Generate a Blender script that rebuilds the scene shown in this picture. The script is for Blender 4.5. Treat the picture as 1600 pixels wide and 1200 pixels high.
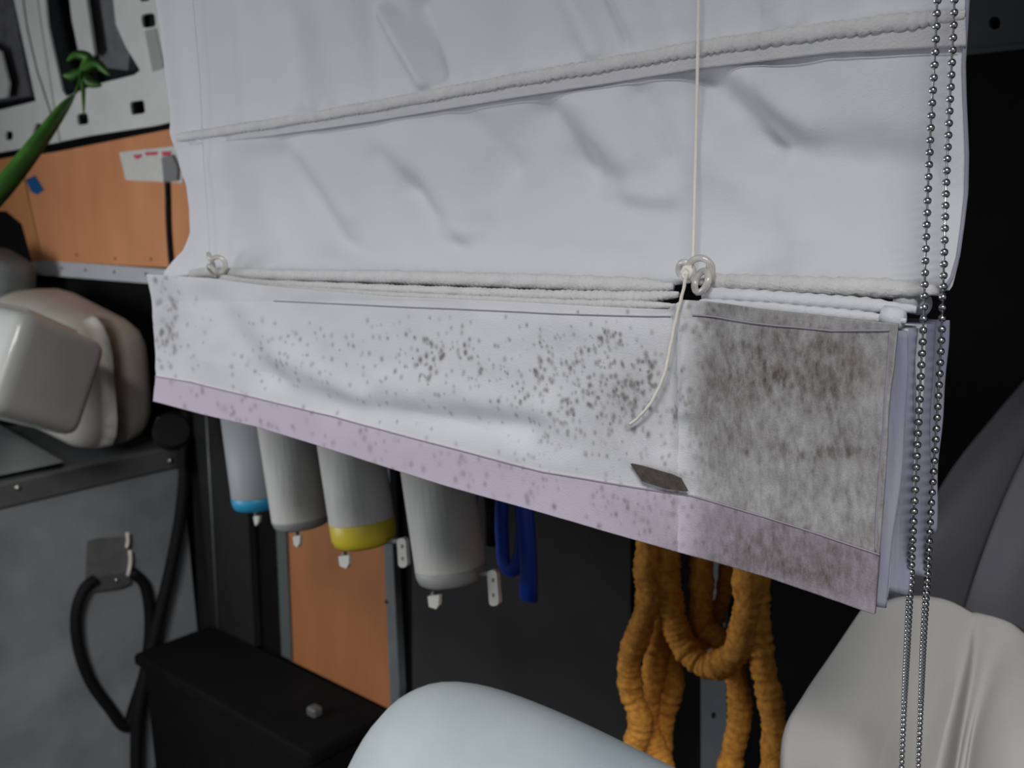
import bpy, bmesh, math, random
import numpy as np
from mathutils import Vector, Matrix
from mathutils.geometry import tessellate_polygon
for o in list(bpy.data.objects): bpy.data.objects.remove(o)
scene = bpy.context.scene
COL = scene.collection
rng = np.random.default_rng(7); random.seed(5)

# ------------------------------------------------------------------ camera
F = 1495.0; CAMZ = 1.35
def nrm(v): v = np.array(v, float); return v/np.linalg.norm(v)
AZ = -nrm((280, 8400, 1495))
AX = nrm((1687, 210, -1495)); AX = nrm(AX - AZ*np.dot(AX, AZ))
AY = np.cross(AZ, AX)
def direc(px, py):
    c = np.array(((px-800)/F, (py-600)/F, 1.0))
    return np.array((c@AX, c@AY, c@AZ))
CP = np.array((0, 0, CAMZ))
def at(px, py, D): return Vector(CP + direc(px, py)*D)
def onY(px, py, Y): d = direc(px, py); return Vector(CP + d*(Y/d[1]))
def onX(px, py, X): d = direc(px, py); return Vector(CP + d*(X/d[0]))
def onZ(px, py, Z): d = direc(px, py); return Vector(CP + d*((Z-CAMZ)/d[2]))
cam = bpy.data.cameras.new('camera'); camo = bpy.data.objects.new('camera', cam); COL.objects.link(camo)
cam.sensor_width = 36; cam.lens = F/1600*36; cam.clip_start = .02
R = Matrix(((AX[0], -AX[1], -AX[2]), (AY[0], -AY[1], -AY[2]), (AZ[0], -AZ[1], -AZ[2])))
camo.matrix_world = Matrix.Translation(Vector(CP)) @ R.to_4x4()
cam.dof.use_dof = True; cam.dof.focus_distance = .58; cam.dof.aperture_fstop = 11
scene.camera = camo

# ------------------------------------------------------------------ light
w = bpy.data.worlds.new('world'); scene.world = w; w.use_nodes = True
w.node_tree.nodes['Background'].inputs[0].default_value = (.84, .88, .95, 1)
w.node_tree.nodes['Background'].inputs[1].default_value = .15
def area(name, loc, target, sx, sy, e, col):
    l = bpy.data.lights.new(name, 'AREA'); l.shape = 'RECTANGLE'; l.size = sx; l.size_y = sy; l.energy = e; l.color = col
    o = bpy.data.objects.new(name, l); COL.objects.link(o); o.location = loc
    o.rotation_euler = (Vector(target)-Vector(loc)).to_track_quat('-Z', 'Y').to_euler(); return o
area('open_door_light', (-2.3, -.55, 1.25), (-1.5, .9, 1.15), .6, .6, 11, (.95, .97, 1))
area('rear_window_light', (.95, -1.25, 2.9), (-.4, .6, 1.0), 1.0, .5, 64, (1, .985, .96))
scene.view_settings.view_transform = 'Standard'; scene.view_settings.look = 'None'
scene.view_settings.exposure = 0.38; scene.view_settings.gamma = 1; scene.view_settings.use_curve_mapping = False

# ------------------------------------------------------------------ materials
def mat(name, col, rough=.6, metal=0, noise=0, nscale=20, bump=0, bscale=200, col2=None, stretch=(1, 1, 1), trans=0, coat=0, spec=None):
    m = bpy.data.materials.new(name); m.use_nodes = True; nt = m.node_tree; b = nt.nodes['Principled BSDF']
    b.inputs['Base Color'].default_value = (*col, 1); b.inputs['Roughness'].default_value = rough; b.inputs['Subsurface Weight'].default_value = .5 if name in ('milky_plastic', 'frosted_plastic') else 0; b.inputs['Subsurface Radius'].default_value = (.06, .06, .05); b.inputs['Metallic'].default_value = metal
    b.inputs['Transmission Weight'].default_value = trans; b.inputs['Coat Weight'].default_value = coat
    if spec is not None: b.inputs['Specular IOR Level'].default_value = spec
    tc = nt.nodes.new('ShaderNodeTexCoord'); mp = nt.nodes.new('ShaderNodeMapping'); mp.inputs['Scale'].default_value = stretch
    nt.links.new(tc.outputs['Object'], mp.inputs[0])
    if noise:
        n = nt.nodes.new('ShaderNodeTexNoise'); n.inputs['Scale'].default_value = nscale; n.inputs['Detail'].default_value = 5
        nt.links.new(mp.outputs[0], n.inputs['Vector'])
        r = nt.nodes.new('ShaderNodeValToRGB'); r.color_ramp.elements[0].position = .3; r.color_ramp.elements[1].position = .7
        c2 = col2 or tuple(c*(1-noise) for c in col)
        r.color_ramp.elements[0].color = (*c2, 1); r.color_ramp.elements[1].color = (*col, 1)
        nt.links.new(n.outputs['Fac'], r.inputs[0]); nt.links.new(r.outputs[0], b.inputs['Base Color'])
    if bump:
        n2 = nt.nodes.new('ShaderNodeTexNoise'); n2.inputs['Scale'].default_value = bscale; n2.inputs['Detail'].default_value = 3
        nt.links.new(mp.outputs[0], n2.inputs['Vector'])
        bp = nt.nodes.new('ShaderNodeBump'); bp.inputs['Strength'].default_value = bump; bp.inputs['Distance'].default_value = .002
        nt.links.new(n2.outputs['Fac'], bp.inputs['Height']); nt.links.new(bp.outputs[0], b.inputs['Normal'])
    return m
def mould_mat(name, base, dark=(.088, .074, .062)):
    m = mat(name, base, .9, 0, .05, 25, .25, 900)
    nt = m.node_tree; b = nt.nodes['Principled BSDF']; src = b.inputs['Base Color'].links[0].from_socket
    a = nt.nodes.new('ShaderNodeAttribute'); a.attribute_name = 'mould'
    tc = nt.nodes.new('ShaderNodeTexCoord'); mp = nt.nodes.new('ShaderNodeMapping'); mp.inputs['Scale'].default_value = (1, 1, .45)
    nt.links.new(tc.outputs['Object'], mp.inputs[0])
    n = nt.nodes.new('ShaderNodeTexNoise'); n.inputs['Scale'].default_value = 210; n.inputs['Detail'].default_value = 4; n.inputs['Roughness'].default_value = .7
    nt.links.new(mp.outputs[0], n.inputs['Vector'])
    mr = nt.nodes.new('ShaderNodeMapRange'); mr.inputs[1].default_value = .32; mr.inputs[2].default_value = .68; mr.inputs[3].default_value = .78; mr.inputs[4].default_value = 1.2
    nt.links.new(n.outputs['Fac'], mr.inputs[0])
    mu = nt.nodes.new('ShaderNodeMath'); mu.operation = 'MULTIPLY'; mu.use_clamp = True
    nt.links.new(a.outputs['Fac'], mu.inputs[0]); nt.links.new(mr.outputs[0], mu.inputs[1])
    mx = nt.nodes.new('ShaderNodeMix'); mx.data_type = 'RGBA'; mx.inputs[7].default_value = (*dark, 1)
    nt.links.new(mu.outputs[0], mx.inputs[0]); nt.links.new(src, mx.inputs[6]); nt.links.new(mx.outputs[2], b.inputs['Base Color'])
    return m
M = dict(
 cloth=mat('white_cotton', (.64, .65, .69), .9, 0, .05, 9, .2, 900),
 sleeve=mat('sleeve_cloth', (.62, .615, .625), .88, 0, .10, 90, .4, 500),
 tape=mat('tape_cloth', (.58, .58, .60), .9, 0, .08, 60, .3, 700),
 flap=mould_mat('mouldy_cloth', (.66, .665, .70)),
 hem=mould_mat('lavender_hem', (.57, .50, .61)),
 layer=mat('shaded_lining_edge', (.32, .32, .40), .85, 0, .2, 60, .2, 500, (.22, .22, .31), (1, 1, .15)),  # lavender lining, darkened to put the folds' shade into its colour
 thread=mat('stitch_thread', (.30, .27, .32), .9),
 cord=mat('white_cord', (.80, .76, .70), .7, 0, .1, 300),
 chrome=mat('bead_chrome', (.55, .55, .56), .16, 1),
 plasticring=mat('clear_plastic', (.82, .80, .76), .15, 0, trans=.55, coat=.3),
 tab=mat('stained_tab', (.09, .07, .06), .9, 0, .5, 180, .4, 400),
 black=mat('black_liner', (.007, .007, .0075), .9, 0, .3, 12, spec=.12),
 dim=mat('dark_grey_panel', (.022, .022, .023), .8, 0, .2, 12, spec=.2),
 skin=mat('outer_skin', (.018, .020, .022), .8, 0, .3, 9, spec=.2),
 vanwhite=mat('white_paint', (.74, .74, .72), .5, 0, .12, 12),
 shadedframe=mat('shaded_frame', (.045, .050, .055), .55, 0, .3, 15),  # frame paint with the blind's shade put into its colour
 ply=mat('orange_plywood', (.68, .30, .135), .65, 0, .3, 5, .1, 200, (.58, .235, .10), (2, 2, .6)),
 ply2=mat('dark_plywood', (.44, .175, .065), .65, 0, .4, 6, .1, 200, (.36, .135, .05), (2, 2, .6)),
 plystrip=mat('light_plywood', (.60, .27, .10), .6, 0, .2, 12, col2=(.5, .2, .08)),
 strip=mat('white_strip', (.52, .53, .56), .5, 0, .1, 30),
 greystrip=mat('aluminium_edge', (.22, .24, .25), .4, .3, .2, 20),
 rivet=mat('rivet_metal', (.6, .6, .55), .3, 1), darkdot=mat('dark_hole', (.02, .02, .03), .7),
 paper=mat('label_paper', (.66, .66, .62), .7, 0, .08, 60), red=mat('red_print', (.55, .06, .10), .7), bluetape=mat('blue_tape', (.01, .09, .25), .5),
 clip=mat('grey_clip', (.22, .22, .22), .5), rubber=mat('black_rubber', (.007, .007, .008), .7, spec=.2),
 leaf=mat('green_leaf', (.06, .20, .02), .45, 0, .4, 30, col2=(.03, .11, .015)), terra=mat('terracotta_pot', (.35, .15, .08), .8, 0, .2, 20),
 canister=mat('milky_plastic', (.60, .585, .53), .5, 0, .14, 7, col2=(.50, .475, .40), coat=.1),
 tub=mat('frosted_plastic', (.60, .61, .59), .38, 0, .1, 9, coat=.15),
 box=mat('grey_metal', (.33, .35, .375), .55, .1, .25, 7, .15, 120, col2=(.21, .225, .24)),
 boxrim=mat('rim_metal', (.13, .135, .14), .5, .2, .2, 20), patch=mat('handle_plate', (.15, .155, .16), .6, 0, .2, 40),
 tube=mat('white_tube', (.62, .61, .58), .6, 0, .12, 25, 0, 100, (.54, .54, .52), (8, 8, .6)),
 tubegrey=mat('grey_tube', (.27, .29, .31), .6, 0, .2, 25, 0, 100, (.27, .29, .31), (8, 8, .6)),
 yellow=mat('yellow_band', (.62, .50, .03), .45), cyan=mat('blue_band', (.02, .28, .50), .45), endcap=mat('grey_endcap', (.33, .33, .33), .5),
 clipmetal=mat('bright_clip', (.75, .74, .70), .35, .4), blue=mat('blue_plastic', (.015, .075, .55), .35), steel=mat('dark_steel', (.05, .05, .05), .4, .8),
 rope=mat('orange_rope', (.80, .36, .055), .9, 0, .35, 120, .8, 300, (.42, .165, .022)),
 denim=mat('faded_denim', (.62, .665, .64), .85, 0, .3, 5, .15, 600, (.38, .46, .52)),
 shoe=mat('shoe_leather', (.05, .05, .05), .5),
 grey_up=mat('grey_upholstery', (.085, .085, .095), .85, 0, .15, 14, .3, 400), palecloth=mat('pale_grey_cloth', (.50, .49, .475), .85, 0, .08, 8, .25, 500),
 greycloth=mat('grey_felt', (.16, .17, .17), .9, 0, .3, 30, .3, 300), floor=mat('floor_rubber', (.02, .02, .02), .8, 0, .3, 20),
 ceil=mat('unseen_ceiling_paint', (.25, .25, .25), .8, 0, .1, 5))

# ------------------------------------------------------------------ helpers
def tag(o, label=None, cat=None, group=None, kind=None):
    if label: o['label'] = label
    if cat: o['category'] = cat
    if group: o['group'] = group
    if kind: o['kind'] = kind
    return o
def empty(name, loc, label, cat, group=None):
    o = bpy.data.objects.new(name, None); COL.objects.link(o); o.location = loc; o.empty_display_size = .02
    return tag(o, label, cat, group)
def link(name, me, m=None, parent=None, smooth=False):
    if m: me.materials.append(m)
    if smooth:
        for p in me.polygons: p.use_smooth = True
    o = bpy.data.objects.new(name, me); COL.objects.link(o)
    if parent:
        o.parent = parent
        T = parent.location.copy()
        if parent.parent: T = T + parent.parent.location
        o.location = -T
    return o
def pydata(name, V, Fc, m, parent=None, smooth=False):
    me = bpy.data.meshes.new(name); me.from_pydata([tuple(v) for v in V], [], Fc); me.update()
    bm = bmesh.new(); bm.from_mesh(me); bmesh.ops.recalc_face_normals(bm, faces=bm.faces); bm.to_mesh(me); bm.free()
    return link(name, me, m, parent, smooth)
def plate_data(outer, holes, Yf, t, fn=None):
    """outline (list of pixel points) laid on the wall plane Y=Yf with holes cut through, thickness t"""
    fn = fn or (lambda p, k: onY(p[0], p[1], Yf) + Vector((0, t*k, 0)))
    loops = [outer]+holes
    V = [fn(p, 0) for l in loops for p in l]; n = len(V); V += [fn(p, 1) for l in loops for p in l]
    tri = tessellate_polygon([[Vector((p[0], p[1], 0)) for p in l] for l in loops])
    Fc = [tuple(t_) for t_ in tri] + [tuple(i+n for i in reversed(t_)) for t_ in tri]
    k = 0
    for l in loops:
        for i in range(len(l)):
            a, b = k+i, k+(i+1) % len(l); Fc.append((a, b, b+n, a+n))
        k += len(l)
    return V, Fc
def plate(name, outer, Yf, t, m, parent=None, holes=(), fn=None):
    V, Fc = plate_data(outer, list(holes), Yf, t, fn)
    return pydata(name, V, Fc, m, parent)
def rrect(cx, cy, w_, h_, r, ang=0, n=3):
    P = []
    for qx, qy, a0 in ((1, 1, 0), (-1, 1, 90), (-1, -1, 180), (1, -1, 270)):
        for i in range(n+1):
            a = math.radians(a0+90*i/n); P.append((qx*(w_/2-r)+r*math.cos(a), qy*(h_/2-r)+r*math.sin(a)))
    c, s = math.cos(math.radians(ang)), math.sin(math.radians(ang))
    return [(cx+x*c-y*s, cy+x*s+y*c) for x, y in P]
def smoothpath(P, n):
    P = [np.array(p, float) for p in P]; Q = [2*P[0]-P[1]]+P+[2*P[-1]-P[-2]]; out = []
    for i in range(1, len(Q)-2):
        for k in range(n):
            t = k/n; a, b, c, d = Q[i-1:i+3]
            out.append(.5*((2*b)+(c-a)*t+(2*a-5*b+4*c-d)*t*t+(3*b-a-3*c+d)*t**3))
    out.append(P[-1]); return out
def tube_mesh(name, pts, rad, m, parent=None, seg=8, sq=1.0, offs=None, smooth=True):
    """rad: number or function(i, k)->radius ; pts world points"""
    pts = [Vector(p) for p in pts]; V = []; Fc = []; up = Vector((.1, .2, 1)).normalized(); prev = None
    for i, p in enumerate(pts):
        t = (pts[min(i+1, len(pts)-1)]-pts[max(i-1, 0)]).normalized()
        if prev is None: a = t.cross(Vector((0, 1, 0)) if abs(t.y) < .9 else Vector((1, 0, 0))).normalized()
        else: a = (prev - t*prev.dot(t)).normalized()
        prev = a; b = t.cross(a)
        for k in range(seg):
            th = 2*math.pi*k/seg; r = rad(i, k) if callable(rad) else rad
            V.append(p + (a*math.cos(th)+b*math.sin(th)*sq)*r)
    n = len(pts)
    for i in range(n-1):
        for k in range(seg):
            k2 = (k+1) % seg; Fc.append((i*seg+k, i*seg+k2, (i+1)*seg+k2, (i+1)*seg+k))
    Fc.append(tuple(range(seg))); Fc.append(tuple((n-1)*seg+k for k in range(seg)))
    return pydata(name, V, Fc, m, parent, smooth)
def box_mesh(name, lo, hi, m, parent=None, bev=.003, rot=None, cen=None):
    bm = bmesh.new(); bmesh.ops.create_cube(bm, size=1)
    for v in bm.verts:
        v.co = Vector(((lo[0]+hi[0])/2+v.co.x*(hi[0]-lo[0]), (lo[1]+hi[1])/2+v.co.y*(hi[1]-lo[1]), (lo[2]+hi[2])/2+v.co.z*(hi[2]-lo[2])))
    if bev: bmesh.ops.bevel(bm, geom=list(bm.edges), offset=bev, segments=3 if bev > .008 else 1, affect='EDGES')
    if rot is not None: bmesh.ops.rotate(bm, verts=bm.verts, cent=cen or Vector((0, 0, 0)), matrix=rot)
    me = bpy.data.meshes.new(name); bm.to_mesh(me); bm.free()
    return link(name, me, m, parent, smooth=bev > .008)
def disc(name, c, nrmv, r, h, m, parent=None, seg=14, dome=0):
    n = Vector(nrmv).normalized(); a = n.orthogonal().normalized(); b = n.cross(a); V = []; Fc = []
    prof = [(r, 0), (r, h*.7), (r*.85, h)] if not dome else [(r, 0), (r*.86, h*.5), (r*.5, h*.87), (r*.15, h)]
    for rr, hh in prof:
        for k in range(seg): th = 2*math.pi*k/seg; V.append(Vector(c)+n*hh+(a*math.cos(th)+b*math.sin(th))*rr)
    for j in range(len(prof)-1):
        for k in range(seg): k2 = (k+1) % seg; Fc.append((j*seg+k, j*seg+k2, (j+1)*seg+k2, (j+1)*seg+k))
    Fc.append(tuple(range(seg))); Fc.append(tuple((len(prof)-1)*seg+k for k in range(seg)))
    return pydata(name, V, Fc, m, parent, smooth=bool(dome))
def interp(P, x): P = np.array(P, float); return np.interp(x, P[:, 0], P[:, 1])
def ridge(X, Y, x0, y0, x1, y1, wd, amp):
    dx, dy = x1-x0, y1-y0; L = math.hypot(dx, dy); t = ((X-x0)*dx+(Y-y0)*dy)/L**2; tc = np.clip(t, 0, 1)
    d2 = (X-x0-tc*dx)**2+(Y-y0-tc*dy)**2; return amp*np.exp(-d2/(2*wd*wd))
def vnoise(X, Y, s, seed):
    r = np.random.default_rng(seed); G = r.random((64, 64)); x = X/s; y = Y/s
    xi = np.floor(x).astype(int); yi = np.floor(y).astype(int); fx = x-xi; fy = y-yi; fx = fx*fx*(3-2*fx); fy = fy*fy*(3-2*fy)
    g = lambda a, b: G[a % 64, b % 64]
    return (g(xi, yi)*(1-fx)+g(xi+1, yi)*fx)*(1-fy)+(g(xi, yi+1)*(1-fx)+g(xi+1, yi+1)*fx)*fy
def sheet(name, PX, PY, Y0, dfun, thick, m, parent=None, attr=None):
    """cloth sheet: grid of plane positions given by PX,PY, pushed in depth by dfun, with real thickness"""
    ny, nx = PX.shape; d = direc_grid(PX, PY); s = Y0/d[..., 1]
    P = CP + d*s[..., None]; P[..., 1] += dfun
    V = P.reshape(-1, 3); N = len(V); V2 = V.copy(); V2[:, 1] += thick
    idx = np.arange(N).reshape(ny, nx)
    a, b, c, e = idx[:-1, :-1].ravel(), idx[:-1, 1:].ravel(), idx[1:, 1:].ravel(), idx[1:, :-1].ravel()
    Fc = np.concatenate([np.stack([a, e, c, b], 1), np.stack([a+N, b+N, c+N, e+N], 1)])
    ring = np.concatenate([idx[0, :], idx[1:, -1], idx[-1, -2::-1], idx[-2:0:-1, 0]]); r2 = np.roll(ring, -1)
    Fc = np.concatenate([Fc, np.stack([ring, r2, r2+N, ring+N], 1)])
    me = bpy.data.meshes.new(name); me.from_pydata(np.concatenate([V, V2]).tolist(), [], Fc.tolist()); me.update()
    if attr is not None:
        at_ = me.attributes.new('mould', 'FLOAT', 'POINT'); at_.data.foreach_set('value', np.tile(attr.ravel(), 2).astype(np.float32))
    o = link(name, me, m, parent, smooth=True); return o
def direc_grid(PX, PY):
    c = np.stack([(PX-800)/F, (PY-600)/F, np.ones_like(PX)], -1)
    return np.stack([c@AX, c@AY, c@AZ], -1)

# ------------------------------------------------------------------ the setting
YW = 1.20
def struct(o): o['kind'] = 'structure'; return o
struct(box_mesh('floor', (-3.6, -1.4, -.05), (1.4, 1.45, 0), M['floor'], bev=0))
struct(box_mesh('wall_back', (-3.6, 1.34, 0), (1.4, 1.42, 2.30), M['skin'], bev=0))
struct(box_mesh('wall_left', (-3.68, -1.4, 0), (-3.6, 1.42, 2.30), M['dim'], bev=0))
struct(box_mesh('unseen_ceiling', (-3.6, -.57, 2.30), (1.4, 1.45, 2.35), M['ceil'], bev=0))  # unseen ceiling, front edge set forward to shade the blind's top
# black liner below the frame (against the back wall)
zt = onY(1560, 76, YW).z
linr = box_mesh('trim_1', (-3.6, YW+.004, .0), (1.4, 1.339, onY(270, 200, YW).z-.004), M['black'], bev=.002); struct(linr)

# white perforated body frame, upper left
fr = empty('perforated_rack', onY(120, 220, YW), 'white perforated metal frame above the orange plywood at upper left', 'frame')
railL = [(-420, 280), (-420, 225), (0, 172), (56, 158), (20, 0), (-60, -330), (35, -330), (66, 0), (74, 90), (84, 168), (93, 222), (0, 238)]
plate('rail_segment', [(0, 238), (-60, 246), (-60, 180), (0, 172), (56, 158), (22, 0), (10, -60), (50, -60), (62, 30), (84, 168), (93, 222)], YW, .006, M['vanwhite'], fr,
      [rrect(14, 212, 12, 14, 4), rrect(60, 202, 14, 18, 4, 20)])
plate('main_frame', [(95, 221), (86, 168), (64, 30), (54, -60), (64, -60), (74, 40), (97, 142), (104, 151), (150, 132), (210, 117), (219, 110), (196, 72), (181, 38), (177, 0), (176, -60),
      (560, -130), (590, 142), (270, 190), (245, 196), (140, 212)], YW-.004, .006, M['vanwhite'], fr,
      [rrect(129, 186, 17, 18, 4, -8), rrect(215, 168, 22, 21, 4, -8), rrect(232, 32, 21, 22, 5, -6), rrect(226, -4, 16, 12, 4, -6)])
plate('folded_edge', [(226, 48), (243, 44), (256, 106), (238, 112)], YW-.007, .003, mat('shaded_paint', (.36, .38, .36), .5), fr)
plate('inner_rib', [(102, -60), (126, -60), (147, 84), (139, 92), (124, 88), (112, 30)], YW+.045, .008, M['vanwhite'], fr)
plate('inner_rib', [(-30, 60), (0, 80), (13, 130), (10, 152), (-30, 160)], YW+.045, .008, M['vanwhite'], fr)
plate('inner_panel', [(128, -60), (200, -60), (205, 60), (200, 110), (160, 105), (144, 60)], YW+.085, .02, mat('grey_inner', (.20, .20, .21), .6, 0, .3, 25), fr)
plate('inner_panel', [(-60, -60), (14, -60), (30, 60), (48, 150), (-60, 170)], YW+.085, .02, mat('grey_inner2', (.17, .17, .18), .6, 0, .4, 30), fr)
tube_mesh('weld_seam', [onY(x, y, YW-.001) for x, y in ((34, -20), (42, 40), (58, 110), (80, 178))], .0022, M['skin'], fr, 6)
# white frame carries on at the upper right; the blind's shade is painted in
plate_o = empty('shaded_frame', onY(1560, 40, YW), 'white frame rail with a round hole right of the blind, shade painted in', 'rail')
plate('rail_plate', [(1330, 100), (1330, -200), (1750, -260), (1750, 45), (1600, 70)], YW-.012, .016, M['shadedframe'], plate_o, [rrect(1554, 36, 18, 20, 8)])
plate('rail_lip', [(1330, 106), (1330, 98), (1600, 67), (1750, 42), (1750, 50), (1600, 76)], YW-.02, .012, M['shadedframe'], plate_o)

# orange plywood lining
ply = empty('plywood_lining', onY(170, 410, YW), 'orange plywood panel below the white metal frame at left', 'panel')
bd_ = plate('board', [(34, 246), (95, 236), (270, 201), (420, 178), (420, 425), (200, 415), (68, 407), (50, 330)], YW-.010, .012, M['ply'], ply)
pv = plate('side_board', [(-60, 260), (30, 243), (48, 330), (66, 407), (50, 408), (34, 350), (10, 330), (-60, 330)], YW-.006, .008, M['plystrip'], ply)
for x, y in ((120, 398), (180, 404), (236, 405)): disc('screw', onY(x, y, YW-.011), (0, -1, 0), .003, .002, M['darkdot'], bd_, 8)
# white metal strip under it
st = empty('metal_strip', onY(150, 425, YW), 'white riveted metal strip along the bottom of the orange plywood', 'strip')
sp_ = plate('strip_plate', [(44, 410), (68, 407), (420, 432), (420, 458), (56, 429)], YW-.014, .004, M['strip'], st)
for x, y in ((97, 419), (134, 422), (179, 425), (229, 428)): disc('rivet', onY(x, y, YW-.0145), (0, -1, 0), .0035, .003, M['darkdot'], sp_, 8)
# blue tape, paper label, clip
tp = plate('blue_tape', [(40, 281), (54, 274), (68, 297), (58, 304), (49, 300)], YW-.0125, .0025, M['bluetape']); tag(tp, 'small blue piece of tape on the plywood beside the leaf', 'tape')
lb = empty('paper_label', onY(230, 280, YW), 'white paper label with red marks stuck on the orange plywood', 'label')
pap_ = plate('paper', [(186, 238), (268, 229), (288, 228), (285, 286), (196, 281), (192, 262)], YW-.0135, .003, M['paper'], lb)
for (a, b, c, d) in ((208, 241, 222, 247), (226, 237, 247, 243), (252, 236, 268, 244), (212, 246, 218, 249)):
    plate('red_mark', [(a, b+1), (c, b), (c-1, d-1), (a+2, d)], YW-.0142, .0008, M['red'], pap_)
ca = empty('black_cable', onY(265, 290, YW), 'short black cable hanging from a grey clip below the paper label', 'cable')
plate('cable_clip', [(252, 246), (268, 242), (277, 262), (276, 282), (256, 285)], YW-.022, .009, M['clip'], ca)
tube_mesh('wire', [onY(x, y, YW-.016) for x, y in smoothpath([(261, 280), (262, 310), (263, 350), (266, 395), (270, 430)], 5)], .0065, M['rubber'], ca, 8)

# ------------------------------------------------------------------ grey case at left with things on it
BX = onY(290, 700, YW-.02).x
zb = onX(290, 693, BX).z
cs = empty('storage_case', (BX-.3, .7, 0), 'large grey metal storage case with a riveted rim at lower left', 'case')
box_mesh('body', (BX-.62, -.05, 0), (BX-.004, YW-.03, zb-.02), M['box'], cs, .004)
rim_ = box_mesh('rim', (BX-.63, -.06, zb-.055), (BX+.006, YW-.02, zb-.0), M['boxrim'], cs, .004)
for x, y in ((28, 762), (266, 720)): disc('rivet', onX(x, y, BX+.006), (1, 0, 0), .008, .006, M['rivet'], rim_, 12, 1)
fx = lambda p, k: onX(p[0], p[1], BX+.010-.014*k)
plate('handle_plate', [(136, 846), (150, 841), (196, 838), (203, 850), (203, 908), (190, 916), (140, 922), (133, 905)], 0, 0, M['patch'], cs, fn=fx)
lip_ = plate('plate_lip', [(136, 905), (203, 893), (204, 911), (190, 918), (139, 925)], 0, 0, M['boxrim'], cs, fn=lambda p, k: onX(p[0], p[1], BX+.014-.006*k))
for x, y in ((151, 913), (182, 906)): disc('rivet', onX(x, y, BX+.014), (1, 0, 0), .006, .005, M['rivet'], lip_, 10, 1)
for pth in ([(199, 832), (200, 845), (198, 856)], [(203, 860), (204, 878), (200, 900)]):
    tube_mesh('white_thread', [onX(x, y, BX+.016) for x, y in smoothpath(pth, 3)], .0045, M['cord'], cs, 6)
L1 = smoothpath([(150, 905), (132, 920), (119, 958), (122, 1010), (140, 1062), (170, 1105), (196, 1135), (212, 1095), (228, 1040), (234, 970), (226, 915), (206, 893)], 6)
hl = tube_mesh('carry_loop', [onX(x, y, BX+.018) for x, y in L1], .013, M['rubber'], cs, 10)
lg = tube_mesh('black_cable', [onX(x, y, BX+.035) for x, y in smoothpath([(291, 640), (290, 700), (284, 790), (268, 880), (247, 970), (226, 1060), (214, 1130), (212, 1230), (205, 1330)], 6)], .015, M['rubber'])
tag(lg, 'long black cable running down in front of the grey storage case', 'cable')
# side panel right of the case
sp = empty('side_panel', onY(340, 1000, YW), 'dark grey upright panel between the grey case and the tubes', 'panel')
plate('panel_sheet', [(294, 600), (378, 620), (398, 1012), (312, 1030)], YW-.020, .018, M['dim'], sp)
tube_mesh('edge_ridge', [onY(x, y, YW-.022) for x, y in ((322, 640), (330, 780), (341, 990))], .0028, M['greystrip'], sp, 6)

# canister lying on the case
def rbox(name, cen, size, bev, rot, m, parent, taper=None, sub=0):
    bm = bmesh.new(); bmesh.ops.create_cube(bm, size=1)
    for v in bm.verts:
        k = 1
        if taper and v.co.x > 0: k = taper
        v.co = Vector((v.co.x*size[0], v.co.y*size[1]*k, v.co.z*size[2]*k))
    bmesh.ops.bevel(bm, geom=list(bm.edges), offset=bev, segments=5, affect='EDGES', profile=.6)
    me = bpy.data.meshes.new(name); bm.transform(Matrix.Translation(cen) @ rot.to_4x4()); bm.to_mesh(me); bm.free()
    return link(name, me, m, parent, smooth=True)
rot = Matrix.Rotation(math.radians(-5), 3, 'Z') @ Matrix.Rotation(math.radians(5), 3, 'Y')
CS = (.58, .26, .36); cc = Vector((BX-.262, 1.03, zb+CS[2]/2+.012))
cn = empty('plastic_canister', (cc.x, cc.y, zb), 'milky plastic canister lying on the grey case, black screw cap at its end', 'canister')
rbox('body', cc, CS, .115, rot, M['canister'], cn, .86)
cp_ = at(268, 676, 2.16)
cap = disc('screw_cap', cp_, direc(268, 676)*-1+np.array((0.2, 0, .2)), .042, .04, M['rubber'], cn, 20)
disc('spout', cp_+Vector((-.03, .0, .0)), (.9, .3, .1), .036, .03, M['canister'], cn, 16)
tb = empty('plastic_tub', (BX-.12, .62, zb), 'frosted plastic tub lying in front of the canister at the left edge', 'tub')
rt = Matrix.Rotation(math.radians(28), 3, 'Z') @ Matrix.Rotation(math.radians(-24), 3, 'X') @ Matrix.Rotation(math.radians(10), 3, 'Y')
tc_ = at(-22, 566, 1.88)
rbox('body', tc_, (.34, .24, .20), .035, rt, M['tub'], tb)
rbox('raised_panel', tc_+rt@Vector((0, -.0, .095)), (.25, .15, .03), .012, rt, M['tub'], tb)
tl = plate('metal_tray', [(-120, 650), (0, 664), (100, 722), (0, 743), (-120, 770)], 0, 0, M['greystrip'], fn=lambda p, k: onZ(p[0], p[1], zb+.012-.010*k))
tag(tl, 'thin grey metal tray lying flat on the storage case under the tub', 'tray')
gc = rbox('grey_cushion', Vector((0, 0, 0)), (.20, .12, .30), .05, Matrix.Rotation(.25, 3, 'Y'), M['greycloth'], None)
gc.location = at(5, 460, 2.72)
gc.location.z -= .03
tag(gc, 'dark grey felt cushion behind the canister at the left edge', 'cushion')

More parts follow.
